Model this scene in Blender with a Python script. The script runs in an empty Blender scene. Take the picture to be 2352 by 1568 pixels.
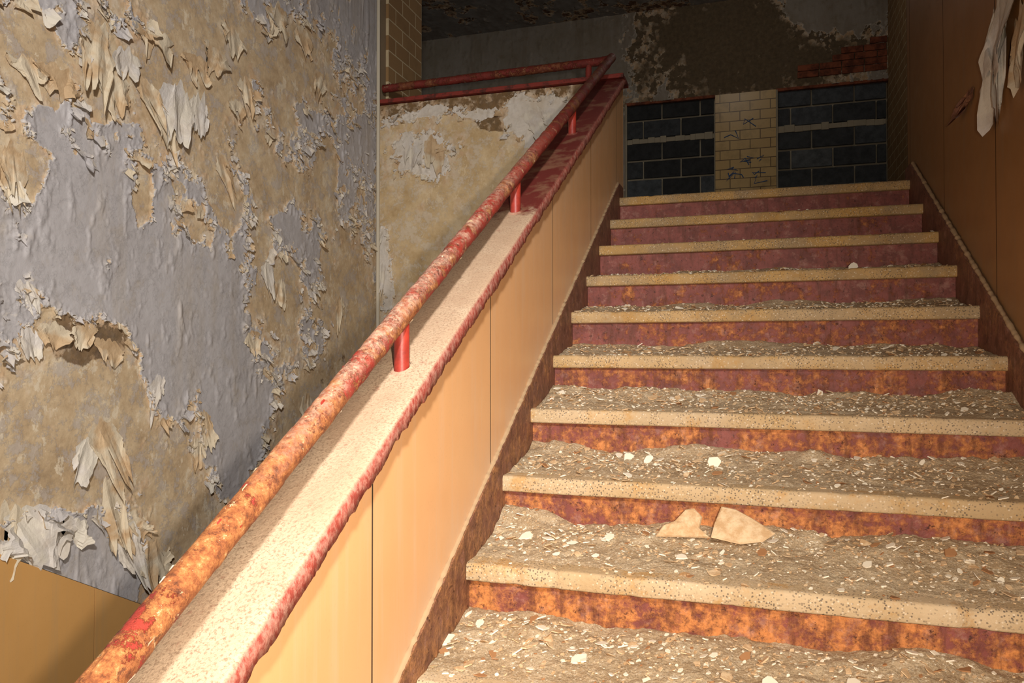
import bpy, math, random
import numpy as np
from mathutils import Vector, noise as mnoise
random.seed(7); R=np.random.RandomState(11)
sc=bpy.context.scene
sc.view_settings.view_transform='Standard'
F_PX=1742.0; YAW=math.radians(17.49); PIT=math.radians(0.79)
# ---------- camera (world origin = eye point, 1.54 m above the mid landing) ----------
cd=bpy.data.cameras.new('camera'); cam=bpy.data.objects.new('camera',cd); sc.collection.objects.link(cam)
cd.sensor_width=36; cd.lens=F_PX/2352*36; cd.clip_start=0.02
cam.location=(0,0,0); cam.rotation_euler=(math.pi/2+PIT,0,YAW); sc.camera=cam
fw=Vector((-math.sin(YAW)*math.cos(PIT),math.cos(YAW)*math.cos(PIT),math.sin(PIT)))
rt=Vector((math.cos(YAW),math.sin(YAW),0)); up=rt.cross(fw)
def meas(px,py,axis,val):
    """survey measurement: photo point -> point on a known wall plane"""
    d=fw+rt*((px-1176)/F_PX)+up*((784-py)/F_PX)
    return d*(val/d[axis])
# ---------- main dimensions ----------
XL,XR=-0.677,0.741
TR,RI=0.29,0.17; SL=RI/TR
def ny(i): return 1.765+(i-2)*TR
def nz(i): return -0.522+(i-2)*RI
def nl(y): return -0.522+(y-1.765)*SL
WLX=-2.17; GY=4.15; BY=8.2; CZ=3.68; FZ=nz(-3)-RI; UZ=nz(10)
RWX=0.765
# ---------- numpy noise ----------
TAB=R.rand(8,256,256)
def vn(x,y,s=0):
    x=np.asarray(x,float);y=np.asarray(y,float)
    xi=np.floor(x).astype(int);yi=np.floor(y).astype(int);fx=x-xi;fy=y-yi
    fx=fx*fx*(3-2*fx);fy=fy*fy*(3-2*fy);T=TAB[s%8]
    a=T[xi%256,yi%256];b=T[(xi+1)%256,yi%256];c=T[xi%256,(yi+1)%256];d=T[(xi+1)%256,(yi+1)%256]
    return (a*(1-fx)+b*fx)*(1-fy)+(c*(1-fx)+d*fx)*fy
def fbm(x,y,o=5,s=0,g=0.5):
    v=0;a=1;t=0
    for k in range(o):
        v=v+a*vn(x*2**k+17.3*k+s*3.1,y*2**k+9.7*k+s*5.7,s+k);t+=a;a*=g
    return v/t
def cells(x,y,s=0):
    """per-cell random value of a jittered cell pattern (angular chips)"""
    xi=np.floor(x).astype(int);yi=np.floor(y).astype(int)
    best=np.full(x.shape,9.0);val=np.zeros(x.shape)
    for dx in(-1,0,1):
        for dy in(-1,0,1):
            cx=xi+dx;cy=yi+dy
            px=cx+TAB[s%8,cx%256,cy%256];py=cy+TAB[(s+1)%8,cx%256,cy%256]
            d=(x-px)**2+(y-py)**2;m=d<best
            best=np.where(m,d,best);val=np.where(m,TAB[(s+2)%8,cx%256,cy%256],val)
    return val
# ---------- node helper ----------
class M:
    def __init__(s,name,rough=0.8,spec=0.3):
        s.m=bpy.data.materials.new(name);s.m.use_nodes=True;s.nt=s.m.node_tree;s.b=s.nt.nodes['Principled BSDF']
        s.b.inputs['Roughness'].default_value=rough;s.b.inputs['Specular IOR Level'].default_value=spec
        s.tc=s.nt.nodes.new('ShaderNodeTexCoord').outputs['Object']
    def n(s,t): return s.nt.nodes.new(t)
    def set(s,sock,v):
        if isinstance(v,bpy.types.NodeSocket): s.nt.links.new(v,sock)
        elif isinstance(v,(tuple,list)) and len(v)==3 and sock.type=='RGBA': sock.default_value=(*v,1)
        else: sock.default_value=v
    def noise(s,scale,detail=5,rough=0.6,vec=None,dist=0):
        n=s.n('ShaderNodeTexNoise');n.inputs['Scale'].default_value=scale;n.inputs['Detail'].default_value=detail
        n.inputs['Roughness'].default_value=rough;n.inputs['Distortion'].default_value=dist;s.set(n.inputs['Vector'],vec or s.tc);return n.outputs['Fac']
    def vor(s,scale,vec=None,out='Distance'):
        n=s.n('ShaderNodeTexVoronoi');n.inputs['Scale'].default_value=scale;s.set(n.inputs['Vector'],vec or s.tc);return n.outputs[out]
    def map(s,scale=(1,1,1),loc=(0,0,0),rot=(0,0,0)):
        n=s.n('ShaderNodeMapping');n.inputs['Scale'].default_value=scale;n.inputs['Location'].default_value=loc;n.inputs['Rotation'].default_value=rot;s.set(n.inputs['Vector'],s.tc);return n.outputs[0]
    def ramp(s,f,a,b):
        n=s.n('ShaderNodeMapRange');n.inputs[1].default_value=a;n.inputs[2].default_value=b;s.set(n.inputs[0],f);return n.outputs[0]
    def cr(s,f,stops):
        n=s.n('ShaderNodeValToRGB');e=n.color_ramp.elements
        while len(e)<len(stops): e.new(0.5)
        for k,(p,c) in enumerate(stops): e[k].position=p;e[k].color=(*c,1)
        s.set(n.inputs[0],f);return n.outputs[0]
    def mix(s,f,a,b,bt='MIX'):
        n=s.n('ShaderNodeMix');n.data_type='RGBA';n.blend_type=bt
        s.set(n.inputs[0],f);s.set(n.inputs[6],a);s.set(n.inputs[7],b);return n.outputs[2]
    def ma(s,op,a,b=0.0,c=0.0):
        n=s.n('ShaderNodeMath');n.operation=op;s.set(n.inputs[0],a);s.set(n.inputs[1],b);s.set(n.inputs[2],c);return n.outputs[0]
    def attr(s,nm):
        n=s.n('ShaderNodeAttribute');n.attribute_name=nm;return n.outputs['Fac']
    def sep(s,v=None):
        n=s.n('ShaderNodeSeparateXYZ');s.set(n.inputs[0],v or s.tc);return n.outputs
    def comb(s,x,y,z=0.0):
        n=s.n('ShaderNodeCombineXYZ');s.set(n.inputs[0],x);s.set(n.inputs[1],y);s.set(n.inputs[2],z);return n.outputs[0]
    def nrmz(s):
        g=s.n('ShaderNodeNewGeometry');return s.sep(g.outputs['Normal'])[2]
    def bump(s,h,st=0.5,d=0.01):
        n=s.n('ShaderNodeBump');n.inputs['Strength'].default_value=st;n.inputs['Distance'].default_value=d;s.set(n.inputs['Height'],h);s.nt.links.new(n.outputs[0],s.b.inputs['Normal'])
    def col(s,c): s.set(s.b.inputs['Base Color'],c);return s
    def rough(s,c): s.set(s.b.inputs['Roughness'],c);return s
def S(r,g,b):
    f=lambda v:(v/255/12.92 if v/255<0.04045 else ((v/255+0.055)/1.055)**2.4)
    return (f(r),f(g),f(b))
# ---------- materials ----------
def peel_mat(name,paint,plaster,stain):
    m=M(name,0.75,0.25)
    F=m.attr('F');St=m.attr('S')
    fn=m.ma('ADD',F,m.ma('MULTIPLY',m.ma('SUBTRACT',m.noise(55,6,0.7),0.5),0.20))
    pm=m.ramp(fn,-0.01,0.01)
    edge=m.ma('MULTIPLY',m.ramp(fn,-0.55,-0.10),m.ma('SUBTRACT',1.0,pm))
    pc=m.mix(m.ramp(m.noise(3.5,6,0.6),0.38,0.68),paint[0],paint[1])
    pc=m.mix(m.ma('MULTIPLY',m.ramp(m.noise(14,7,0.7),0.55,0.75),0.5),pc,paint[2])
    streak=m.noise(1.0,4,0.6,m.map((9,9,1.3)))
    pc=m.mix(m.ma('MULTIPLY',m.ramp(streak,0.52,0.7),0.35),pc,paint[2])
    bc=m.cr(m.noise(6,9,0.72),[(0.28,plaster[0]),(0.42,plaster[1]),(0.55,plaster[2]),(0.70,plaster[3])])
    bc=m.mix(m.ma('MULTIPLY',m.ramp(m.noise(90,4,0.7),0.55,0.75),0.35),bc,plaster[0])
    resid=m.ramp(m.noise(11,10,0.8),0.515,0.55)   # residual thin paint film
    bc=m.mix(m.ma('MULTIPLY',resid,0.5),bc,paint[1])
    sc_=m.ramp(m.noise(16,8,0.75,m.map((1,1,.6),(5,2,7))),0.585,0.60)
    bc=m.mix(m.ma('MULTIPLY',sc_,0.75),bc,plaster[3])
    sm=m.ramp(m.ma('ADD',St,m.ma('MULTIPLY',m.ma('SUBTRACT',m.noise(9,6,0.7),0.5),0.8)),0.45,0.52)
    bc=m.mix(m.ma('MULTIPLY',sm,0.85),bc,m.mix(m.ramp(m.noise(25,5,0.7),0.35,0.65),stain,tuple(x*0.5 for x in stain)))
    ec=m.mix(m.ramp(m.noise(20,3,0.5),0.4,0.6),S(210,194,172),S(194,164,130))
    c=m.mix(m.ma('MULTIPLY',edge,m.ramp(m.noise(13,6,0.65),0.48,0.51)),bc,ec)
    c=m.mix(pm,c,pc)
    rim=m.ma('MULTIPLY',pm,m.ramp(fn,0.08,0.0))
    c=m.mix(m.ma('MULTIPLY',rim,0.6),c,S(222,214,204))
    m.col(c)
    h=m.ma('ADD',m.ma('MULTIPLY',pm,0.35),m.ma('ADD',m.ma('MULTIPLY',m.noise(110,4,0.7),0.22),m.ma('MULTIPLY',m.noise(24,5,0.6),0.4)))
    h=m.ma('ADD',h,m.ma('MULTIPLY',resid,0.12))
    m.bump(h,0.5,0.008);m.rough(m.mix(pm,(0.92,)*3,(0.5,)*3))
    return m.m
PL=[S(148,126,98),S(180,156,124),S(196,174,142),S(212,198,174)]
m_wall=peel_mat('peeling_paint_plaster',[S(180,176,177),S(168,163,163),S(170,156,136)],PL,S(112,86,58))
m_guard=peel_mat('guard_plaster',[S(215,208,200),S(200,190,176),S(180,160,130)],[S(160,132,94),S(184,158,118),S(200,176,138),S(212,192,158)],S(110,80,46))
m_back=peel_mat('back_wall_plaster',[S(160,152,142),S(144,134,118),S(124,106,84)],[S(120,104,84),S(140,122,98),S(150,130,104),S(165,150,126)],S(112,96,74))
m_ceil=peel_mat('ceiling_plaster',[S(150,148,146),S(126,118,112),S(100,80,64)],[S(70,52,40),S(90,70,54),S(120,84,60),S(130,120,104)],S(90,36,22))
def flake_mat(name,a,b,c):
    m=M(name,0.75,0.2)
    fc=m.mix(m.ramp(m.noise(12,5),0.4,0.62),a,b)
    m.col(m.mix(m.ramp(m.noise(7,3),0.45,0.55),fc,c));m.bump(m.noise(60,4),0.5,0.006);return m.m
m_fl1=flake_mat('flake_grey',S(178,174,176),S(192,186,182),S(200,190,176))
m_fl2=flake_mat('flake_tan',S(196,170,136),S(178,150,116),S(204,190,166))
m_fl3=flake_mat('flake_white',S(206,200,194),S(190,180,168),S(208,200,186))
def panel_mat(name,base,alt,dirt):
    m=M(name,0.33,0.45)
    c=m.mix(m.ramp(m.noise(1.6,4),0.3,0.7),base,alt)
    st=m.noise(1.0,5,0.65,m.map((26,26,1.1)))
    c=m.mix(m.ma('MULTIPLY',m.ramp(st,0.52,0.78),0.5),c,dirt)
    c=m.mix(m.ma('MULTIPLY',m.ramp(m.noise(180,3,0.7),0.6,0.75),0.25),c,tuple(x*0.5 for x in base))
    a=m.attr('D')
    c=m.mix(m.ma('MULTIPLY',m.ma('MULTIPLY',a,m.ramp(m.noise(1.0,6,0.7,m.map((14,14,3))),0.25,0.6)),0.9),c,dirt)
    m.col(c);m.rough(m.ma('ADD',0.3,m.ma('MULTIPLY',m.noise(7,4),0.25)));m.bump(m.noise(5,3),0.08,0.02);return m.m
m_pan=panel_mat('glazed_panel_peach',S(232,180,126),S(224,170,116),S(220,188,156))
m_panr=panel_mat('glazed_panel_brown',S(164,120,74),S(146,104,60),S(144,118,90))
m_panl=panel_mat('glazed_panel_ochre',S(204,156,96),S(192,144,84),S(176,146,106))
m_dark=M('joint_dark',0.9).col(S(60,48,38)).m
def rust_mat(name,red,rust,dark,lo,hi,yb=0.16):
    m=M(name,0.6,0.35)
    n1=m.noise(9,9,0.75);n2=m.noise(38,6,0.7)
    z=m.ma('MULTIPLY',m.ramp(m.sep()[1],1.4,4.0),-yb)
    k=m.ramp(m.ma('ADD',m.ma('ADD',m.ma('MULTIPLY',n1,0.6),m.ma('MULTIPLY',n2,0.4)),z),lo,hi)
    rc=m.cr(m.noise(60,6,0.7),[(0.3,dark),(0.48,rust),(0.7,tuple(min(1,x*1.5) for x in rust))])
    pc=m.mix(m.ramp(m.noise(16,5,0.7),0.4,0.65),red,tuple(x*0.6 for x in red))
    c=m.mix(k,pc,rc)
    c=m.mix(m.ma('MULTIPLY',m.ramp(m.noise(22,8,0.75),0.54,0.66),0.5),c,S(176,132,118))
    st=m.noise(1,6,0.7,m.map((30,30,5)))
    c=m.mix(m.ma('MULTIPLY',m.ramp(st,0.52,0.64),0.6),c,dark)
    c=m.mix(m.ma('MULTIPLY',m.ramp(m.noise(55,6,0.8),0.58,0.64),0.85),c,S(60,28,20))
    m.col(c);m.bump(m.ma('ADD',m.ma('MULTIPLY',n2,0.6),m.ma('MULTIPLY',k,0.3)),0.7,0.007);return m.m
m_riser=rust_mat('riser_rusted_red',S(138,76,68),S(184,118,66),S(92,50,32),0.40,0.50)
m_skirt=rust_mat('stringer_rust',S(136,92,72),S(164,116,76),S(96,64,44),0.42,0.55)
def stone_mat(name,a,b,spd,spw,up_tint=True):
    m=M(name,0.72,0.3)
    c=m.mix(m.ramp(m.noise(4,6,0.65),0.38,0.62),a,b)
    c=m.mix(m.ma('MULTIPLY',m.ramp(m.noise(6,7,0.75),0.52,0.6),0.7),c,S(186,142,82))
    if up_tint:
        yy=m.ramp(m.sep()[1],1.9,3.4)
        c=m.mix(m.ma('MULTIPLY',yy,0.75),c,m.mix(m.ramp(m.noise(7,6),0.4,0.6),S(186,144,76),S(152,124,84)))
    v=m.vor(150);k=m.ma('MULTIPLY',m.ramp(v,0.36,0.26),m.ramp(m.noise(9,5,0.7),0.38,0.56))
    c=m.mix(m.ma('MULTIPLY',k,0.8),c,spd)
    v2=m.vor(95);c=m.mix(m.ma('MULTIPLY',m.ramp(v2,0.24,0.16),0.6),c,spw)
    m.col(c);m.bump(m.ma('ADD',m.noise(140,4,0.7),m.noise(20,4,0.7)),0.45,0.004);return m.m
m_tread=stone_mat('terrazzo_nosing',S(200,178,146),S(182,156,118),S(84,74,66),S(226,210,186))
def dust_mat(name,a,b,d,w):
    m=M(name,0.95,0.1)
    c=m.mix(m.ramp(m.noise(10,8,0.7),0.4,0.6),a,b)
    c=m.mix(m.ma('MULTIPLY',m.ramp(m.noise(260,3,0.7),0.52,0.66),0.6),c,d)
    c=m.mix(m.ma('MULTIPLY',m.ramp(m.vor(140),0.24,0.14),0.7),c,w)
    c=m.mix(m.ma('MULTIPLY',m.ramp(m.noise(130,4,0.7,m.map((1,1,1),(3,5,2))),0.56,0.64),0.7),c,w)
    m.col(c);m.bump(m.ma('ADD',m.noise(190,5,0.75),m.ma('MULTIPLY',m.vor(110),0.6)),0.8,0.006);return m.m
m_dust=dust_mat('plaster_dust',S(204,182,150),S(184,158,124),S(118,96,74),S(232,220,196))
m_chipw=M('chip_white',0.8,0.2).col(S(234,224,204)).m
m_chipt=M('chip_tan',0.85,0.2);m_chipt.col(m_chipt.mix(m_chipt.ramp(m_chipt.noise(40,6,0.7),0.4,0.6),S(214,188,152),S(190,156,116)));m_chipt.bump(m_chipt.noise(90,5),0.5,0.004);m_chipt=m_chipt.m
m_chipb=M('chip_brown',0.9,0.2).col(S(164,120,82)).m
def redpaint(name,dusty):
    m=M(name,0.45,0.4)
    nz_=m.nrmz();y=m.sep()[1]
    red=m.mix(m.ramp(m.noise(14,6,0.7),0.35,0.65),S(170,58,44),S(124,42,34))
    rust=m.cr(m.noise(48,8,0.78),[(0.34,S(90,50,30)),(0.46,S(146,84,46)),(0.58,S(184,120,68)),(0.72,S(220,186,136))])
    if dusty=='cap':
        dust=m.mix(m.ramp(m.noise(200,3,0.7),0.5,0.64),S(204,178,150),S(156,130,106))
        dust=m.mix(m.ma('MULTIPLY',m.ramp(m.noise(5,6,0.7),0.42,0.6),0.6),dust,S(184,152,124))
        dust=m.mix(m.ma('MULTIPLY',m.ramp(m.noise(30,8,0.8),0.58,0.66),0.5),dust,S(150,92,72))
        t=m.ma('ADD',m.ramp(y,2.5,2.2),m.ma('MULTIPLY',m.ma('SUBTRACT',m.noise(11,6,0.7),0.5),1.6))
        top=m.mix(m.ramp(t,0.35,0.6),m.mix(m.ramp(m.noise(12,6),0.5,0.62),S(110,38,30),S(136,90,68)),dust)
        dk=m.mix(0.5,red,S(210,168,148))
        side=m.mix(m.ramp(m.noise(1,5,0.7,m.map((60,90,60))),0.42,0.6),m.mix(0.35,red,S(150,84,70)),dk)
        c=m.mix(m.ramp(nz_,0.45,0.75),side,top)
        m.rough(0.75);m.bump(m.noise(120,5,0.75),0.5,0.005)
    elif dusty=='rail':
        k=m.ramp(m.ma('ADD',m.noise(9,9,0.78),m.ma('MULTIPLY',m.ramp(y,1.3,0.9),0.10)),0.50,0.53)
        c=m.mix(k,red,rust)
        zone=m.ma('MULTIPLY',m.ramp(y,0.95,1.3),m.ramp(y,2.9,2.0))
        pk=m.ma('MULTIPLY',m.ramp(nz_,0.0,0.7),m.ramp(m.noise(14,8,0.78),0.40,0.52))
        c=m.mix(m.ma('MULTIPLY',m.ma('MULTIPLY',pk,zone),0.85),c,m.mix(m.ramp(m.noise(90,5,0.75),0.42,0.6),S(216,176,152),S(180,108,86)))
        c=m.mix(m.ramp(m.noise(26,8,0.8),0.61,0.625),c,S(222,194,152))
        c=m.mix(m.ma('MULTIPLY',m.ramp(m.noise(34,8,0.8,m.map((1,1,1),(2,7,1))),0.57,0.62),0.8),c,S(84,44,28))
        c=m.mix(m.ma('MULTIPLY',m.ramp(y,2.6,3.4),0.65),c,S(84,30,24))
        m.bump(m.ma('ADD',m.noise(60,7,0.8),m.ma('MULTIPLY',k,-0.5)),0.8,0.005);m.rough(0.6)
    elif dusty=='dark':
        c=m.mix(m.ramp(m.noise(14,7,0.75),0.48,0.6),S(128,46,36),S(76,34,26));m.rough(0.7);m.bump(m.noise(50,5),0.4,0.004)
    else:
        c=red;m.bump(m.noise(30,4),0.3,0.004)
    m.col(c);return m.m
m_cap=redpaint('cap_red_dusty','cap');m_rail=redpaint('rail_red_rusted','rail');m_post=redpaint('post_red','post');m_dred=redpaint('guard_cap_dark_red','dark')
m_pale=M('dust_bead_cream',0.9).col(S(178,150,116)).m
m_pipe=M('conduit_cream',0.6).col(S(196,186,166)).m
m_conc=M('concrete_grey',0.9);m_conc.col(m_conc.mix(m_conc.noise(5,6),S(120,104,84),S(150,130,104)));m_conc=m_conc.m
def tile_mat(name,ax,c1,c2,mor,w,h,off=0.5,ro=0.35):
    m=M(name,ro,0.4)
    o=m.sep();v=m.comb(o[ax],o[2])
    n=m.n('ShaderNodeTexBrick');n.offset=off;m.set(n.inputs['Vector'],v)
    n.inputs['Scale'].default_value=1;n.inputs['Brick Width'].default_value=w;n.inputs['Row Height'].default_value=h
    n.inputs['Mortar Size'].default_value=0.004;n.inputs['Mortar Smooth'].default_value=0.1
    m.set(n.inputs['Color1'],c1);m.set(n.inputs['Color2'],c2);m.set(n.inputs['Mortar'],mor)
    c=m.mix(m.ma('MULTIPLY',m.ramp(m.noise(5,6,0.7),0.5,0.7),0.4),n.outputs['Color'],S(110,84,52))
    m.col(c);m.bump(m.ma('SUBTRACT',1.0,n.outputs['Fac']),0.5,0.004);return m
m_tileY=tile_mat('glazed_tile_side',1,S(150,118,78),S(140,108,70),S(196,178,144),0.2,0.1,0.5,0.75).m
m_tileX=tile_mat('glazed_tile_pier',0,S(216,186,130),S(206,174,118),S(110,90,66),0.2,0.1).m
m_blocks=[]
for k,cc in enumerate([S(68,72,76),S(84,90,96),S(50,52,54),S(98,104,108)]):
    b=M('block_%d'%k,0.7,0.3);b.col(b.mix(b.ramp(b.noise(14,6,0.7),0.4,0.65),cc,tuple(x*0.5 for x in cc)));b.bump(b.noise(60,5),0.5,0.006);m_blocks.append(b.m)
m_mortar=M('mortar',0.9);m_mortar.col(m_mortar.mix(m_mortar.noise(9,6),S(150,142,126),S(186,176,154)));m_mortar=m_mortar.m
m_brick=M('red_brick',0.9);m_brick.col(m_brick.mix(m_brick.ramp(m_brick.noise(12,6,0.7),0.4,0.6),S(150,86,60),S(98,56,42)));m_brick=m_brick.m
m_blue=M('blue_spray',0.6).col(S(56,96,150)).m
# ---------- mesh helpers ----------
def link(o,parent=None):
    sc.collection.objects.link(o)
    if parent: o.parent=parent
    return o
def mesh(name,V,Fc,mats,parent=None,mi=None,smooth=False,attrs=None):
    me=bpy.data.meshes.new(name);me.from_pydata(V,[],Fc)
    for m in (mats if isinstance(mats,list) else [mats]): me.materials.append(m)
    if mi is not None: me.polygons.foreach_set('material_index',mi)
    if smooth: me.polygons.foreach_set('use_smooth',[True]*len(me.polygons))
    if attrs:
        for k,v in attrs.items():
            a=me.attributes.new(k,'FLOAT','POINT');a.data.foreach_set('value',np.asarray(v,dtype=np.float32).ravel())
    me.update();return link(bpy.data.objects.new(name,me),parent)
def grid(name,P,mat,parent=None,flip=False,attrs=None,smooth=True):
    n,m=P.shape[:2];i=np.arange(n*m).reshape(n,m)
    f=np.stack([i[:-1,:-1],i[1:,:-1],i[1:,1:],i[:-1,1:]],-1).reshape(-1,4)
    if flip: f=f[:,::-1]
    return mesh(name,P.reshape(-1,3).tolist(),f.tolist(),mat,parent,None,smooth,attrs)
class Bag:
    def __init__(s): s.V=[];s.F=[];s.I=[]
    def add(s,V,Fc,mi=0):
        b=len(s.V);s.V+=[tuple(v) for v in V];s.F+=[[b+k for k in f] for f in Fc];s.I+=[mi]*len(Fc)
    def box(s,x0,x1,y0,y1,z0,z1,mi=0):
        s.add([(x,y,z) for x in(x0,x1) for y in(y0,y1) for z in(z0,z1)],[(0,1,3,2),(4,6,7,5),(0,4,5,1),(2,3,7,6),(0,2,6,4),(1,5,7,3)],mi)
    def prism(s,prof,x0,x1,mi=0):
        n=len(prof);s.add([(x0,y,z) for y,z in prof]+[(x1,y,z) for y,z in prof],[list(range(n)),list(range(2*n-1,n-1,-1))]+[(k,n+k,n+(k+1)%n,(k+1)%n) for k in range(n)],mi)
    def make(s,name,mats,parent=None,smooth=False,bevel=0):
        o=mesh(name,s.V,s.F,mats,parent,s.I,smooth)
        if bevel:
            b=o.modifiers.new('bevel','BEVEL');b.width=bevel;b.segments=2;b.limit_method='ANGLE'
        return o
def fixn(o):
    import bmesh
    bm=bmesh.new();bm.from_mesh(o.data);bmesh.ops.recalc_face_normals(bm,faces=bm.faces);bm.to_mesh(o.data);bm.free();return o
def empty(name):
    e=bpy.data.objects.new(name,None);return link(e)

# ================= WALL LEFT (peeling) =================
def blobs(lst,axis,val,other):
    out=[]
    for (x0,y0,x1,y1,w) in lst:
        a=meas(x0,(y0+y1)/2,axis,val);b=meas(x1,(y0+y1)/2,axis,val);c=meas((x0+x1)/2,y0,axis,val);d=meas((x0+x1)/2,y1,axis,val)
        out.append(((a[other]+b[other])/2,(c.z+d.z)/2,abs(b[other]-a[other])/2,abs(c.z-d.z)/2,w))
    return out
def guide(A,B,bl,p=1.3):
    g=0
    for (ca,cb,ra,rb,w) in bl:
        r2=((A-ca)/ra)**2+((B-cb)/rb)**2
        g=g+w/(1+(r2*1.05)**(p*1.5))
    return g
def peel_wall(name,A,B,base,bl,k,to3d,mat,stain=None,flip=False,stretch=0.7,lift=0.014,seed=0,cell=(30,75)):
    AA,BB=np.meshgrid(A,B,indexing='ij')
    w1=0.16*(fbm(AA*3,BB*3,5,3,.62)-.5);w2=0.20*(fbm(AA*3+9,BB*3,5,4,.62)-.5)
    A2=AA+w1;B2=BB+w2
    G=guide(A2,B2,bl)
    N=fbm(A2*5.0+50,B2*5.0*stretch+50,7,seed,0.64)-0.5
    N2=fbm(AA*15+20,BB*15*stretch+80,5,seed+2,0.65)-0.5
    wa=AA+0.02*(fbm(AA*40,BB*40,3,1)-.5);wb=BB+0.02*(fbm(AA*40+7,BB*40,3,2)-.5)
    C=0.26*(cells(wa*cell[0]+99,wb*cell[0]*.8+99,seed)-.5)+0.16*(cells(wa*cell[1]+99,wb*cell[1]+99,seed+3)-.5)
    Fv=base+G+k*N+0.8*N2+C
    lf=np.clip((fbm(AA*14+5,BB*14+9,3,5)-0.35)*3,0,1.4)
    H=np.where(Fv>0,0.003+lift*lf*np.exp(-np.clip(Fv,0,9)/0.10),0.0)
    H+=np.where((Fv<=0)&(Fv>-0.22)&(fbm(AA*9,BB*9,3,6)>.5),0.0025,0)
    wr=fbm(AA*26+4,BB*11+8,4,6)
    H+=np.where(Fv>0,0.014*np.clip(wr-0.60,0,1)*4*0.5,0)
    H+=0.004*(fbm(AA*5+3,BB*5+2,4,1)-.5)+0.0022*(fbm(AA*50,BB*50,3,2)-.5)
    St=guide(A2,B2,stain) if stain else np.zeros_like(AA)
    P=to3d(AA,BB,H)
    o=grid(name,P,mat,None,flip,{'F':Fv,'S':St})
    return o,AA,BB,Fv,H
def axis_arr(segs):
    out=[]
    for a,b,s in segs: out+=list(np.arange(a,b-s*0.3,s))
    out.append(segs[-1][1]);return np.array(out)
LB=[(-40,60,190,200,-1.0),(170,-60,720,120,-1.1),(185,60,330,290,-.9),(300,80,470,400,-1.1),(400,100,570,340,-.9),(600,40,790,220,-.8),
 (-80,290,85,450,-1.2),(590,390,710,490,-1.0),(300,390,350,530,-1.1),(390,460,480,580,-1.1),(480,380,530,500,-1.),(205,570,300,630,-1.2),
 (600,590,690,740,-1.1),(545,320,600,380,-1.),(570,500,610,580,-1.0),(720,320,770,470,-.9),(640,250,690,310,-.8),(560,740,900,1450,-1.0),(740,500,860,800,-.7),(100,690,275,840,-1.2),
 (-140,800,330,1230,-1.1),(330,900,500,1450,-1.1),(180,860,330,1000,-.6),
 (70,190,540,900,.6),(470,880,600,1110,1.3),(320,740,420,960,1.1),(560,0,860,300,.3),(-60,1190,300,1400,.9),(640,500,700,640,.3),(70,480,300,690,.5),(250,560,560,830,.5)]
LS=[(110,700,270,830,1.3),(680,740,850,980,.4)]
lb=blobs(LB,0,WLX,1);ls=blobs(LS,0,WLX,1)
A=axis_arr([(-1.5,1.5,0.12),(1.5,2.6,0.004),(2.6,4.15,0.006)])
B=axis_arr([(-3.9,-1.9,0.1),(-1.9,1.9,0.005),(1.9,CZ,0.1)])
wl,AA,BB,FL,HL=peel_wall('wall_left',A,B,0.27,lb,1.8,lambda a,b,h:np.stack([WLX+h,a,b],-1),m_wall,ls,seed=1)
b=Bag();b.box(WLX-0.25,WLX-0.02,-1.5,4.78,-3.9,CZ);b.make('wall_left_core',m_conc)
b=Bag();b.box(WLX-0.019,WLX,4.30,4.78,UZ,CZ);b.box(WLX-0.25,WLX,4.78,4.80,UZ,CZ);b.make('wall_left_tiled_return',m_tileY)
# ================= GUARD WALL =================
GT=1.50
gb=blobs([(1170,225,1330,330,1.3),(920,300,1040,420,1.2),(890,240,1100,270,.7),(865,500,905,720,1.0),(1080,235,1150,255,.9)],1,GY,0)
gs=blobs([(860,190,1360,250,1.2),(1110,230,1220,300,1.0)],1,GY,0)
A=axis_arr([(WLX,-0.79,0.006)]);B=axis_arr([(-3.9,-0.6,0.08),(-0.6,GT,0.006)])
gw,AG,BG,FG,HG=peel_wall('wall_guard',A,B,-0.60,gb,1.2,lambda a,b,h:np.stack([a,GY-h,b],-1),m_guard,gs,seed=3)
b=Bag();b.box(WLX,-0.70,GY+0.012,GY+0.13,-3.9,GT);b.make('wall_guard_core',m_conc)
# ================= BACK WALL =================
bays=[(-1.296,-0.348),(0.2533,1.2995)];BT=2.69
bb=blobs([(1420,-60,2060,230,-1.5),(1330,100,1480,220,.3),(900,60,1440,260,.8),(1810,-80,2040,60,3.0)],1,BY,0)
bs=blobs([(1440,-120,2000,240,1.2),(1600,0,1900,200,.5)],1,BY,0)
A=axis_arr([(-5,-4,0.1),(-4,1.3,0.012)])
peel_wall('wall_back',A,axis_arr([(BT,CZ,0.012)]),0.40,bb,1.1,lambda a,b,h:np.stack([a,BY-h,b],-1),m_back,bs,seed=4,cell=(9,30))
peel_wall('wall_back_lower',axis_arr([(-5,-1.296,0.03)]),axis_arr([(UZ,BT,0.02)]),0.35,bb,1.2,lambda a,b,h:np.stack([a,BY-h,b],-1),m_back,bs,seed=4,cell=(9,30))
b=Bag();b.box(-0.348,0.2533,BY-0.01,BY+0.139,UZ,BT);pier=b.make('tiled_pier',m_tileX)
b=Bag();b.box(-5,1.5,BY+0.14,BY+0.3,UZ,CZ);b.make('wall_back_core',m_conc)
for k in range(11):
    x=random.uniform(-0.2,0.1);z=random.uniform(1.75,2.45);c=bpy.data.curves.new('scrawl','CURVE');c.dimensions='3D';c.bevel_depth=0.005
    s=c.splines.new('POLY');s.points.add(3)
    for q in range(4): s.points[q].co=(x+random.uniform(-.08,.10),BY-0.012,z+random.uniform(-.06,.06),1)
    c.materials.append(m_blue);o=bpy.data.objects.new('scrawl_%d'%k,c);link(o,pier)
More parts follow.
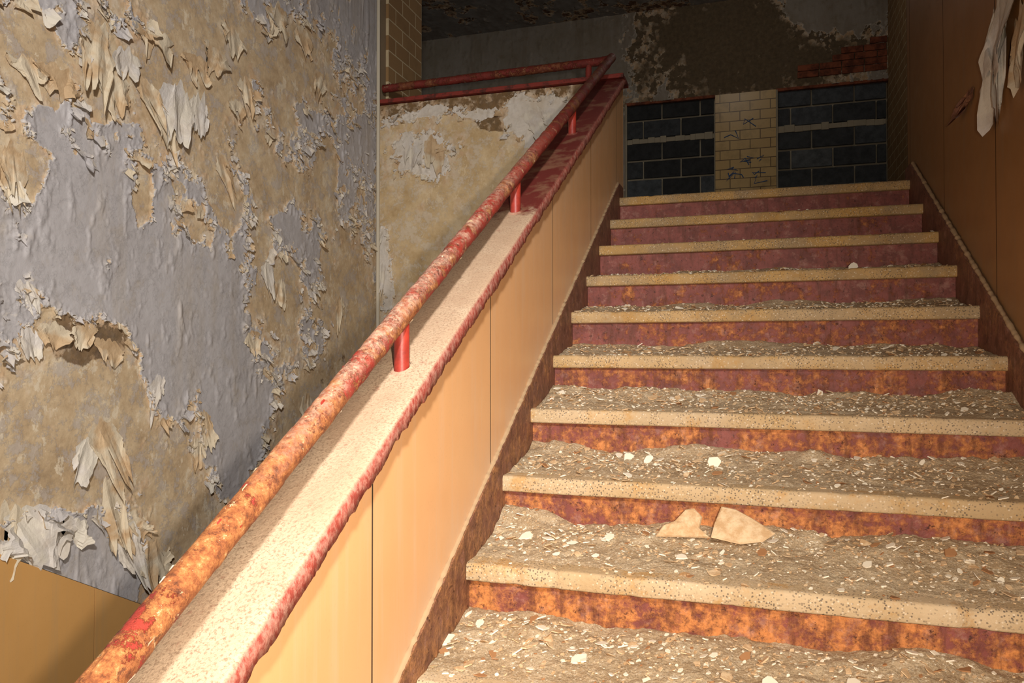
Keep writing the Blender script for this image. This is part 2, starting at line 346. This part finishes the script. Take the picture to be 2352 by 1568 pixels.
for bi,(x0,x1) in enumerate(bays):
    g=Bag();g.box(x0+.001,x1-.001,BY+0.06,BY+0.13,UZ,BT,4)
    z=UZ;row=0
    while z<BT-0.02:
        h=0.19;x=x0-(0.2 if row%2 else 0)-0.05*bi
        while x<x1:
            a=max(x,x0+0.015);c=min(x+0.385,x1-0.015)
            if c-a>0.03: g.box(a,c,BY+0.03+random.uniform(-.004,.004),BY+0.07,z+0.006,min(z+h,BT)-0.006,random.choice([0,0,1,1,2,3]) if bi else random.choice([0,2,2,1]))
            x+=0.40
        # smeared mortar bands standing slightly proud of the blocks
        if row in(3,6):
            xx=x0+.02
            while xx<x1-.03:
                w_=random.uniform(.05,.12);hh=random.uniform(.035,.06);g.box(xx,min(xx+w_,x1-.02),BY+.022,BY+.06,z+h-.012+random.uniform(-.008,.004),z+h+hh,4);xx+=w_
        z+=h+(0.045 if row in(3,6) else 0.010);row+=1
    g.box(x0+.001,x0+0.02,BY-0.005,BY+0.07,UZ,BT,4)
    g.box(x0+.001,x1-.001,BY-0.004,BY+0.07,BT-0.02,BT+0.01,5)
    g.make('block_infill',m_blocks+[m_mortar,m_brick],bevel=0.004)
g=Bag();zz=2.78;row=0
while zz<3.12:
    xs=0.45+row*0.16+random.uniform(-.05,.05)-(0.1 if row%2 else 0)
    while xs<1.28:
        g.box(xs,min(xs+0.2,1.29),BY-0.016,BY+0.02,zz,zz+0.062,0);xs+=0.208
    zz+=0.068;row+=1
g.make('exposed_brickwork',[m_brick],bevel=0.004)
b=Bag();b.box(1.30,1.5,4.28,BY+0.3,UZ,CZ);b.make('wall_right_hall',m_tileY)
b=Bag();b.box(-5.2,-5,4.8,BY+0.3,UZ,CZ);b.make('wall_left_hall',m_conc)
b=Bag();b.box(-5.2,WLX-0.25,4.6,4.8,UZ,CZ);b.make('wall_hall_front',m_conc)
peel_wall('ceiling',axis_arr([(-5.2,1.5,0.02)]),axis_arr([(-1.7,5.5,0.1),(5.5,BY+0.2,0.02)]),0.2,[],2.0,lambda a,b,h:np.stack([a,b,CZ-h],-1),m_ceil,seed=5,cell=(9,30))
b=Bag();b.box(XL-0.02,RWX,-1.5,ny(-3)+0.03,FZ-0.15,FZ);b.box(WLX,XL-0.02,-1.5,0.30,FZ-0.15,FZ);b.make('floor',m_conc)
b=Bag();b.box(-5.2,1.5,GY+0.12,BY+0.3,UZ-0.2,UZ-0.001);b.make('floor_upper_landing',m_conc)
b=Bag();b.box(WLX-.25,1.5,-1.7,-1.5,-3.9,CZ);b.make('wall_front',m_conc)
b=Bag();b.box(WLX,-0.8,-1.5,4.15,-4.1,-3.91);b.make('floor_lower',m_conc)
# ================= LOWER FLIGHT =================
st2=empty('staircase')
g=Bag();gr=Bag()
for i in range(13):
    y=0.30+TR*i;z=FZ-RI*(i+1)
    g.box(WLX+0.03,-0.81,y,y+TR+0.02,z-0.045,z);gr.box(WLX+0.03,-0.81,y-0.0,y+0.012,z,z+RI-0.045)
g.make('treads',m_tread,st2,bevel=0.008);gr.make('risers',m_riser,st2)
# ================= LEFT WAINSCOT =================
def wt(y): return -0.676-SL*(y-1.834)
w=empty('wainscot_left')
js=[0.68,1.37,2.059,2.75,3.44,4.13]
g=Bag()
for a,c in zip(js[:-1],js[1:]):
    a+=.003;c-=.003;g.prism([(a,wt(a)-1.75),(c,wt(c)-1.75),(c,wt(c)),(a,wt(a))],WLX+0.012,WLX+0.024)
fixn(g.make('panels',m_panl,w))
g=Bag();g.prism([(0.6,wt(.6)-1.75),(4.14,wt(4.14)-1.75),(4.14,wt(4.14)+0.004),(0.6,wt(.6)+.004)],WLX+0.001,WLX+0.0125);fixn(g.make('backing',m_dark,w))
# ================= STAIRS =================
st=empty('staircase')
def dusth(x,y,i):
    amt={-3:.6,-2:.6,-1:.8,0:1.1,1:1.2,2:1.4,3:1.2,4:1.15,5:.9,6:.85,7:.8,8:.5,9:.3}.get(i,.3)
    s=i*7.7
    edge=0.020+0.05*fbm(x*4+s,y*0+3+s,4,2)
    if i>=5: edge=edge+0.03
    t=np.clip((y-edge)/0.20,0,1.2)
    h=-0.004+np.clip((y-edge)/0.03,-1,1)*0.006+amt*0.034*t**1.4*(0.35+1.3*fbm(x*6+s,y*8+s,5,3))
    h+=amt*0.011*(fbm(x*40+s,y*40,4,4,.6)-.45)*np.clip(t*4,0.2,1)
    return h
for i in range(-3,11):
    y0=ny(i);z0=nz(i);y1=(ny(i+1)+0.035) if i<10 else GY+0.14
    prof=[(y1,0),(y0+0.010,0),(y0+0.005,-0.0015),(y0+0.0015,-0.005),(y0,-0.010),(y0,-0.040),(y0+0.002,-0.044),(y0+0.012,-0.046),(y1,-0.046)]
    xs=np.linspace(XL,XR,140);P=np.zeros((len(xs),len(prof),3))
    wv=0.004*(fbm(xs*5+i*3,xs*0+i,4,2)-.5)
    chp=0.008*np.clip(fbm(xs*22+i*9,xs*0+i*2.2,4,1,.6)-0.60,0,1)*4
    for k,(py,pz) in enumerate(prof):
        P[:,k,0]=xs;P[:,k,1]=py+(wv+chp if 0<k<8 else 0);P[:,k,2]=z0+pz-(chp*0.6 if k in(1,2,3) else 0)+wv*0.5
    grid('tread_%d'%(i+4),P,m_tread,st)
    g=Bag();g.box(XL,XR,y0+0.026,y0+0.034,z0-RI-0.01,z0-0.044);g.make('riser_%d'%(i+4),m_riser,st)
for nm,x0,x1 in(('stringer_a',XL-0.012,XL+0.001),('stringer_b',XR-0.001,XR+0.022)):
    g=Bag();ya,yb=ny(-3)-0.1,ny(10)+0.12
    g.prism([(ya,nl(ya)-0.25),(yb,nl(yb)-0.30),(yb,nl(ny(10))+0.075),(ny(10)-0.0,nl(ny(10))+0.075),(ya,nl(ya)+0.075)],x0,x1)
    fixn(g.make(nm,m_skirt,st))
def bead(x,r,y0,y1,mat,nm):
    ys=np.arange(y0,y1,0.006);th=np.linspace(0,2*np.pi,7)
    P=np.zeros((len(ys),7,3));rr=r*(0.4+1.4*fbm(ys*60,ys*0+x*9,4,2,.65))
    for k,t in enumerate(th):
        P[:,k,0]=x+rr*math.cos(t);P[:,k,1]=ys;P[:,k,2]=nl(ys)+0.078+rr*math.sin(t)
    grid(nm,P,mat,st)
bead(XR+0.012,0.007,0.4,ny(10),m_pale,'bead_right');bead(XL-0.008,0.006,0.4,ny(10),m_pale,'bead_left')
Vs=[];Fs=[];off=0
for i in range(-1,10):
    dx=0.005 if i<5 else 0.009
    xs=np.arange(XL+0.002,XR,dx);ys=np.arange(0.0,0.318,dx)
    X,Y=np.meshgrid(xs,ys,indexing='ij');H=dusth(X,Y,i)
    P=np.stack([X,ny(i)+Y,nz(i)+H],-1);n,m=X.shape;idx=np.arange(n*m).reshape(n,m)+off
    f=np.stack([idx[:-1,:-1],idx[1:,:-1],idx[1:,1:],idx[:-1,1:]],-1).reshape(-1,4)
    keep=(np.stack([H[:-1,:-1],H[1:,:-1],H[1:,1:],H[:-1,1:]],-1).max(-1)>-0.0015).ravel();f=f[keep]
    Vs.append(P.reshape(-1,3));Fs.append(f);off+=n*m
deb=mesh('plaster_debris',np.concatenate(Vs).tolist(),np.concatenate(Fs).tolist(),m_dust,None,None,True)
def chip(bag,c,r,th,tilt,mi,nseg=None,jag=.3,ax=None,el=None):
    n=nseg or random.randint(4,7);a0=random.random()*6.28
    ax=Vector(ax).normalized() if ax else Vector((random.gauss(0,tilt),random.gauss(0,tilt),1)).normalized();u=ax.orthogonal().normalized();v=ax.cross(u)
    el=el or random.uniform(.5,1)
    pts=[]
    for k in range(n):
        a=a0+6.283*k/n+random.uniform(-jag,jag)*6/n;q=r*random.uniform(.65,1.15)
        pts.append(u*(q*math.cos(a))+v*(q*el*math.sin(a)))
    c=Vector(c)
    V=[c+p-ax*th*0.5 for p in pts]+[c+p*0.93+ax*th*0.5 for p in pts]
    bag.add(V,[list(range(n))[::-1],list(range(n,2*n))]+[(k,(k+1)%n,n+(k+1)%n,n+k) for k in range(n)],mi)
g=Bag()
for i in range(-1,10):
    N=1300 if i<5 else 700
    for k in range(N):
        x=random.uniform(XL+.01,XR-.01);y=min(0.30,max(0.01,random.betavariate(2.4,1.5)*0.31))
        if random.random()<0.05: y=random.uniform(0.005,0.1)
        r=0.0018+0.0042*random.paretovariate(2.2)*random.random();r=min(r,0.018)
        if random.random()<0.03 and i<7: r=random.uniform(0.009,0.019)
        h=max(float(dusth(np.array(x),np.array(y),i)),0.0)
        mi=random.choices([0,1,2],[4,7,1])[0]
        chip(g,(x,ny(i)+y,nz(i)+h+r*0.2),r,random.uniform(.001,.003),0.32,mi)
for (i,px,y,r,ax,mi,el) in [(3,1640,.20,.024,(.2,-1,.3),0,.8),(3,1490,.22,.02,(.1,-.8,.5),0,.6),(1,1765,.15,.026,(0,-.5,1),0,.7),(4,1500,.2,.02,(0,-.5,1),1,.7),(7,1960,.12,.024,(.1,-1,.4),0,.7),(7,1640,.2,.02,(0,-.4,1),0,.6),(6,1750,.2,.03,(0,-.3,1),1,.7),(1,1020,.16,.03,(0,-.3,1),0,.7),(1,1330,.16,.02,(0,-.3,1),0,.7),(2,1210,.2,.022,(0,-.4,1),0,.7),(0,1500,.2,.03,(0,-.3,1),0,.7),(2,2180,.22,.018,(0,-.6,1),2,.7),(1,1710,.24,.016,(0,-.6,1),2,.8),(2,1400,.2,.018,(0,-.4,1),0,.7),(2,1990,.15,.018,(0,-.4,1),0,.6)]:
    yy=ny(i)+y;rho=(px-1176)/F_PX;c_,s_=math.cos(YAW),math.sin(YAW);x=(rho*c_*yy-s_*yy)/(c_+s_*rho)
    h=max(float(dusth(np.array(x),np.array(y),i)),0);lean=1-Vector(ax).normalized().z
    chip(g,(x,yy,nz(i)+h+r*0.5*lean+0.003),r,.004,0,mi,9,.3,ax,el)
# two broken plaster slabs leaning on the riser (measured outlines)
for poly,y0,tl,mi in [([(1505,1228),(1522,1205),(1548,1196),(1572,1172),(1592,1170),(1612,1188),(1606,1212),(1632,1232)],1.985,.5,1),([(1632,1232),(1640,1205),(1655,1170),(1688,1176),(1730,1196),(1782,1226),(1752,1242),(1700,1246)],1.965,.8,1)]:
    pts=[meas(x,y,1,y0) for x,y in poly];zb=min(p.z for p in pts)
    pts=[Vector((p.x,y0+(p.z-zb)*tl,p.z-.004)) for p in pts];n=len(pts);cc=sum(pts,Vector())/n
    nn=Vector((0,-1,tl)).normalized()
    fr=[p+nn*.004*random.uniform(.4,1.3)-(p-cc)*.08 for p in pts];ct=cc+nn*.009
    g.add(pts+fr+[ct],[(k,(k+1)%n,n+(k+1)%n,n+k) for k in range(n)]+[(n+k,n+(k+1)%n,2*n) for k in range(n)]+[list(range(n))[::-1]],mi)
fixn(g.make('chips',[m_chipw,m_chipt,m_chipb],deb))
# ================= PARTITION between flights =================
part=empty('wall_partition')
CH=0.615
g=Bag();g.prism([(0.1,-3.9),(4.28,-3.9),(4.28,min(nl(4.28)+CH,GT)),(4.15,nl(4.15)+CH-0.02),(0.1,nl(0.1)+CH-0.02)],-0.795,-0.70)
fixn(g.make('core',m_conc,part))
js=[0.1,0.61,1.30,1.985,2.678,3.37,4.06,4.28];
for q,(a,c) in enumerate(zip(js[:-1],js[1:])):
    a+=.0025;c-=.0025;na=max(2,int((c-a)/0.03));nb=24
    ys=np.linspace(a,c,na);Y,T=np.meshgrid(ys,np.linspace(0,1,nb),indexing='ij')
    top=np.minimum(nl(Y)+CH-0.02,1.49)
    bot=np.minimum(nl(Y)+0.07,UZ+0.07)
    Z=bot+(top-bot)*T;D=np.exp(-T*(top-bot)/0.07)*1.0+np.exp(-(1-T)*(top-bot)/0.12)*np.clip((Y-1.9)/1,0,1)
    grid('panel_%d'%q,np.stack([np.full_like(Y,-0.688),Y,Z],-1),m_pan,part,False,{'D':D})
g=Bag();g.prism([(0.1,nl(.1)),(4.28,nl(4.28)-.1),(4.28,1.48),(4.15,nl(4.15)+CH-.03),(.1,nl(.1)+CH-.03)],-0.70,-0.6905);fixn(g.make('joint_backing',m_dark,part))
g=Bag();g.box(-0.79,-0.688,4.279,4.285,UZ,1.5);g.make('end_panel',m_pan,part)
ys=np.arange(0.1,4.20,0.005)
prof=[(-0.812,-0.045),(-0.812,-0.004),(-0.806,0.0),(-0.77,0.001),(-0.735,0.0),(-0.70,0.001),(-0.672,0.0),(-0.664,-0.004),(-0.661,-0.018),(-0.660,-0.040),(-0.668,-0.042),(-0.69,-0.03)]
P=np.zeros((len(ys),len(prof),3))
for k,(x,z) in enumerate(prof):
    j=0.003*(fbm(ys*30,ys*0+k*1.7,4,2)-.5)
    rag=(0.034*(fbm(ys*16,ys*0+8,6,5,.78)-.5) if k in(8,9,10) else 0)
    P[:,k,0]=x+j*(2.0 if k>=8 else .3);P[:,k,1]=ys;P[:,k,2]=np.minimum(nl(ys)+CH+0.012,1.535)+z+j*.5+rag*(0.4 if k==8 else 1)
grid('cap',P,m_cap,part)
cap2=Bag();cap2.box(WLX+0.005,-0.66,GY-0.03,GY+0.16,GT+.004,GT+0.028);cap2.make('guard_cap',m_dred,part,bevel=0.003)
# ================= HANDRAIL =================
hr=empty('handrail');RX=-0.735;RH=0.745
def tube(name,pts,r,mat,parent,step=0.008,rough=0.0016,ns=20,seed=0,chipr=False):
    pts=[Vector(p) for p in pts];out=[]
    for a,b in zip(pts[:-1],pts[1:]):
        n=max(1,int((b-a).length/step))
        for k in range(n): out.append(a.lerp(b,k/n))
    out.append(pts[-1]);n=len(out);P=np.zeros((n,ns+1,3))
    for i,p in enumerate(out):
        t=(out[min(i+2,n-1)]-out[max(i-2,0)]).normalized()
        u=Vector((0,0,1)) if abs(t.z)<.9 else Vector((1,0,0))
        u=(u-t*u.dot(t)).normalized();v=t.cross(u)
        for k in range(ns+1):
            a=6.28318*(k%ns)/ns
            d=u*math.cos(a)+v*math.sin(a);q=p+d*r
            rr=r+rough*mnoise.noise(q*30+Vector((seed,0,0)))
            if chipr:
                c=mnoise.fractal(q*Vector((1,.55,.55))*26,0.7,2,4)
                rr+=0.0013*(1 if c>0.05 else 0)
            P[i,k]=p+d*rr
    return grid(name,P,mat,parent)
yt=4.20;zt=nl(yt)+RH-0.01
bend=[(RX,yt-0.05,nl(yt-.05)+RH),(RX,yt-0.015,nl(yt-.015)+RH),(RX-0.006,yt+0.005,zt+.004),(RX-0.03,yt+0.012,zt),(RX-0.07,yt+0.012,zt-.002)]
tube('rail',[(RX,0.25,nl(.25)+RH)]+bend+[(WLX+0.01,yt+0.012,1.625)],0.0235,m_rail,hr,step=0.005,rough=0.0006,ns=40,chipr=True)
for k,y in enumerate([0.69,1.523,2.37,3.2]):
    zc=nl(y)+CH+0.012
    tube('post_%d'%k,[(RX,y,zc-0.015),(RX,y,nl(y)+RH)],0.0175,m_post,hr,rough=0.0003)
    ra=Bag();n_=24
    ra.add([(RX+0.030*math.cos(6.283*q/n_),y+0.030*math.sin(6.283*q/n_),zc+SL*0.030*math.sin(6.283*q/n_)-.002) for q in range(n_)]+[(RX+0.020*math.cos(6.283*q/n_),y+0.020*math.sin(6.283*q/n_),zc+SL*0.020*math.sin(6.283*q/n_)+.005) for q in range(n_)],[(q,(q+1)%n_,n_+(q+1)%n_,n_+q) for q in range(n_)])
    ra.make('weld_%d'%k,m_cap,hr,True)
tube('post_4',[(-0.872,yt+.012,GT+.02),(-0.872,yt+.012,zt)],0.0175,m_dred,hr,rough=0.0005)
g=Bag()
for k in range(150):
    y=random.uniform(0.4,1.9);a=random.gauss(-2.4,.5) if random.random()<.7 else random.uniform(0,6.28)
    c=Vector((RX,y,nl(y)+RH));t=Vector((0,1,SL)).normalized();u=Vector((1,0,0));v=u.cross(t)
    d=u*math.cos(a)+v*math.sin(a);q=c+d*0.0242;r=random.uniform(.0015,.004);ll=random.uniform(.003,.012)
    e=d.cross(t)
    g.add([q-t*ll,q+t*ll,q+t*ll*.7+e*r+d*r*.8,q-t*ll*.6+e*r*1.2+d*r*.5],[(0,1,2,3)],random.choice([0,1,1]))
g.make('paint_curls',[m_post,m_fl2],hr)
# ================= RIGHT WALL =================
b=Bag();b.box(RWX+0.014,1.5,-1.5,4.28,-3.9,CZ);b.make('wall_right',m_conc)
js=[-0.62,0.07,0.76,1.45,2.14,2.83,3.52,4.21,4.28];wr=empty('wainscot_right')
for q,(a,c) in enumerate(zip(js[:-1],js[1:])):
    a+=.0025;c-=.0025;na=max(2,int((c-a)/0.04))
    Y,T=np.meshgrid(np.linspace(a,c,na),np.linspace(0,1,30),indexing='ij')
    bot=np.maximum(np.minimum(nl(Y)+0.06,UZ),FZ);top=np.maximum(nl(Y)+1.9,0.5);Z=bot+(top-bot)*T
    D=np.exp(-T*(top-bot)/0.08)
    grid('panel_%d'%q,np.stack([np.full_like(Y,RWX),Y,Z],-1),m_panr,wr,True,{'D':D})
g=Bag();g.box(RWX+0.004,RWX+0.013,-.6,4.28,-1.5,2.8);g.make('joint_backing',m_dark,wr)
g=Bag();g.box(RWX,RWX+.012,4.28,4.283,UZ,2.9);g.make('end_trim',m_dark,wr)
# ================= FLAKES / TATTERS =================
def flap(bag,p,nrm,tan,L,W,ang,curl,mi,nu=9,nv=6,seed=0,side=0.3,taper=0.7):
    p=Vector(p);nrm=Vector(nrm);tan=Vector(tan);dn=Vector((0,0,-1))
    d=(dn*math.cos(ang)+tan*math.sin(ang)).normalized();s=d.cross(nrm).normalized()
    V=[];sd=seed*3.37
    cols=[1.0+0.7*mnoise.noise(Vector((sd,j*4.2/nv,0)))+random.uniform(-.09,.09) for j in range(nv)]
    tops=[L*(0.22*mnoise.noise(Vector((sd+40,j*6.0/nv,0)))+random.uniform(-.03,.03)+0.18*abs(j/(nv-1)-.5)*2) for j in range(nv)]
    skew=random.uniform(-.3,.3);fr=random.uniform(1.2,2.6)
    for i in range(nu):
        u=i/(nu-1)
        for j in range(nv):
            v=(j/(nv-1)-.5)*2
            l=L*cols[j]*u*(1-taper*0.5*abs(v)**3)
            ww=W*.5*(1-taper*0.35*abs(u-.35)*1.5)*(1+0.45*mnoise.noise(Vector((sd,u*3,v*1.5)))+.15*mnoise.noise(Vector((sd,u*11,v*1.5))))
            th=curl*u
            k=l*(math.sin(th) if curl<1.2 else (1-math.cos(th))/max(curl,.1)*1.0)*0.6
            al=tops[j]*(1-u)+l*(math.cos(th*.6))
            fold=0.20*W*mnoise.noise(Vector((sd+v*fr,u*1.0,3)))*u**.6+side*W*.3*v*v*u
            V.append(p+d*al+s*(v*ww+skew*al)+nrm*max(0.002+k+fold,0.0015))
    bag.add(V,[(i*nv+j,(i+1)*nv+j,(i+1)*nv+j+1,i*nv+j+1) for i in range(nu-1) for j in range(nv-1)],mi)
g=Bag()
cand=np.argwhere((np.abs(FL)<0.05)&(AA>1.6)&(AA<4.1)&(BB>-1.6)&(BB<1.75));R.shuffle(cand)
gz=np.gradient(FL,axis=1);cnt=0
for (i,j) in cand:
    if cnt>=1700: break
    if gz[i,j]<0 and random.random()<.7: continue
    a=AA[i,j];z=BB[i,j]
    if z<wt(a)+0.03: continue
    ang=random.gauss(0,.6)
    L=min(0.055,0.005+0.008*random.paretovariate(1.5));W=L*random.uniform(.8,1.8)
    flap(g,(WLX+0.003,a,z+0.004),(1,0,0),(0,1,0),L,W,ang,random.uniform(.2,1.5),random.choices([0,1,2],[4,4,3])[0],6,5,cnt)
    cnt+=1
T=[(225,40,.33,.13,1),(250,150,.20,.12,1),(410,190,.26,.16,2),(455,215,.22,.12,2),(370,250,.22,.11,1),(330,180,.20,.12,1),(640,10,.20,.16,1),(690,60,.18,.14,1),(740,170,.18,.11,1),
 (30,330,.20,.09,1),(10,360,.18,.08,1),(130,150,.12,.16,1),(60,130,.12,.16,1),(500,350,.22,.09,1),(610,600,.20,.09,2),(640,640,.16,.09,1),
 (225,960,.28,.12,1),(240,1100,.30,.12,1),(205,1000,.2,.09,2),(465,940,.20,.10,1),(450,1000,.16,.09,1),(30,1170,.22,.26,2),(90,1180,.18,.24,2),(150,1190,.14,.22,2),(0,1160,.24,.16,1),
 (265,1190,.30,.13,2),(285,1180,.16,.18,1),(340,1240,.2,.18,1),(455,1250,.20,.12,2),(400,1300,.16,.18,1),(540,1150,.2,.12,2),(360,860,.16,.09,2),(780,680,.2,.09,1),(575,760,.12,.11,1),(700,900,.2,.09,1),
 (120,740,.10,.12,1),(250,780,.10,.12,1),(190,740,.10,.10,1),(60,750,.12,.08,2),(50,640,.12,.07,2),(560,180,.16,.11,1),(500,110,.16,.16,1),(540,230,.1,.11,1),
 (530,60,.14,.18,1),(350,60,.14,.18,1),(440,120,.14,.16,1),(290,110,.14,.12,2)]
for k,(x,y,L,W,mi) in enumerate(T):
    q=meas(x,y,0,WLX);flap(g,(WLX+.004,q.y,q.z),(1,0,0),(0,1,0),L*.85,W,random.gauss(0,.15),random.uniform(.05,.25),mi,18,17,900+k,.2,.6)
fixn(g.make('peeling_paint_flakes',[m_fl1,m_fl2,m_fl3],None,False))
g=Bag()
cand=np.argwhere((np.abs(FG)<0.03)&(BG>-0.2)&(BG<1.45));R.shuffle(cand)
for q,(i,j) in enumerate(cand[:220]):
    L=min(.05,0.006+0.010*random.paretovariate(1.8));flap(g,(AG[i,j],GY-.003,BG[i,j]),(0,-1,0),(1,0,0),L,L*random.uniform(.6,1.4),random.gauss(0,.7),random.uniform(.3,1.6),random.choice([1,2,2]),6,5,q)
for k,(x,y,L,W,mi) in enumerate([(1215,250,.24,.14,2),(1260,250,.16,.12,2),(950,310,.18,.12,2),(990,310,.2,.10,1),(1010,330,.16,.08,1),(880,600,.2,.05,2),(875,520,.14,.04,2)]):
    q=meas(x,y,1,GY);flap(g,(q.x,GY-.004,q.z),(0,-1,0),(1,0,0),L,W,random.gauss(0,.2),random.uniform(.05,.3),mi,16,11,700+k,.25,.6)
g.make('peeling_paint_flakes',[m_fl1,m_fl2,m_fl3],None,False)
g=Bag()
for k,(x,y,L,W,mi,an) in enumerate([(2325,-80,.36,.26,2,.05),(2300,-20,.34,.18,2,.08),(2295,90,.18,.14,2,.1),(2280,130,.14,.07,0,-.1),(2350,0,.26,.14,1,-.05)]):
    q=meas(x,y,0,RWX);flap(g,(RWX-.002,q.y,q.z),(-1,0,0),(0,1,0),L,W,an,.12,mi,24,17,50+k,.2,.5)
for k,(x,y) in enumerate([(2240,200),(2225,225)]):
    q=meas(x,y,0,RWX);flap(g,(RWX-.002,q.y,q.z),(-1,0,0),(0,1,0),.11,.05,1.0,.5,3,10,8,80+k,.3,.5)
g.make('torn_paint_strip',[m_fl1,m_fl2,m_fl3,m_skirt],None,True)
tube('conduit_pipe',[(WLX+0.022,GY-0.03,-1.9),(WLX+0.022,GY-0.03,CZ)],0.011,m_pipe,None,step=.2,rough=0.0003,ns=12)
# ================= LIGHTS =================
def lamp(nm,t,loc,e,col,tgt=None,**k):
    l=bpy.data.lights.new(nm,t);l.energy=e;l.color=col
    for a,v in k.items(): setattr(l,a,v)
    o=bpy.data.objects.new(nm,l);link(o);o.location=loc
    if tgt is not None: o.rotation_euler=(Vector(tgt)-Vector(loc)).to_track_quat('-Z','Y').to_euler()
    return o
lamp('flashlight','SPOT',(0.12,0.02,0.04),175,(1,.87,.72),(-0.45,1.9,-0.55),spot_size=math.radians(122),spot_blend=1.0,shadow_soft_size=0.02)
lamp('wall_fill','SPOT',(0.25,-0.6,1.2),480,(1,.96,.91),(-2.17,2.6,0.05),spot_size=math.radians(86),spot_blend=1.0,shadow_soft_size=0.10)  # unseen neutral fill, added behind the camera to brighten the left wall
lamp('hall_fill','POINT',(-0.2,6.3,3.3),10,(1,.93,.85),shadow_soft_size=0.10)  # added fill with no fitting, lifts the back wall and ceiling
w=bpy.data.worlds.new('world');sc.world=w;w.use_nodes=True;w.node_tree.nodes['Background'].inputs[0].default_value=(.5,.45,.4,1);w.node_tree.nodes['Background'].inputs[1].default_value=0.05
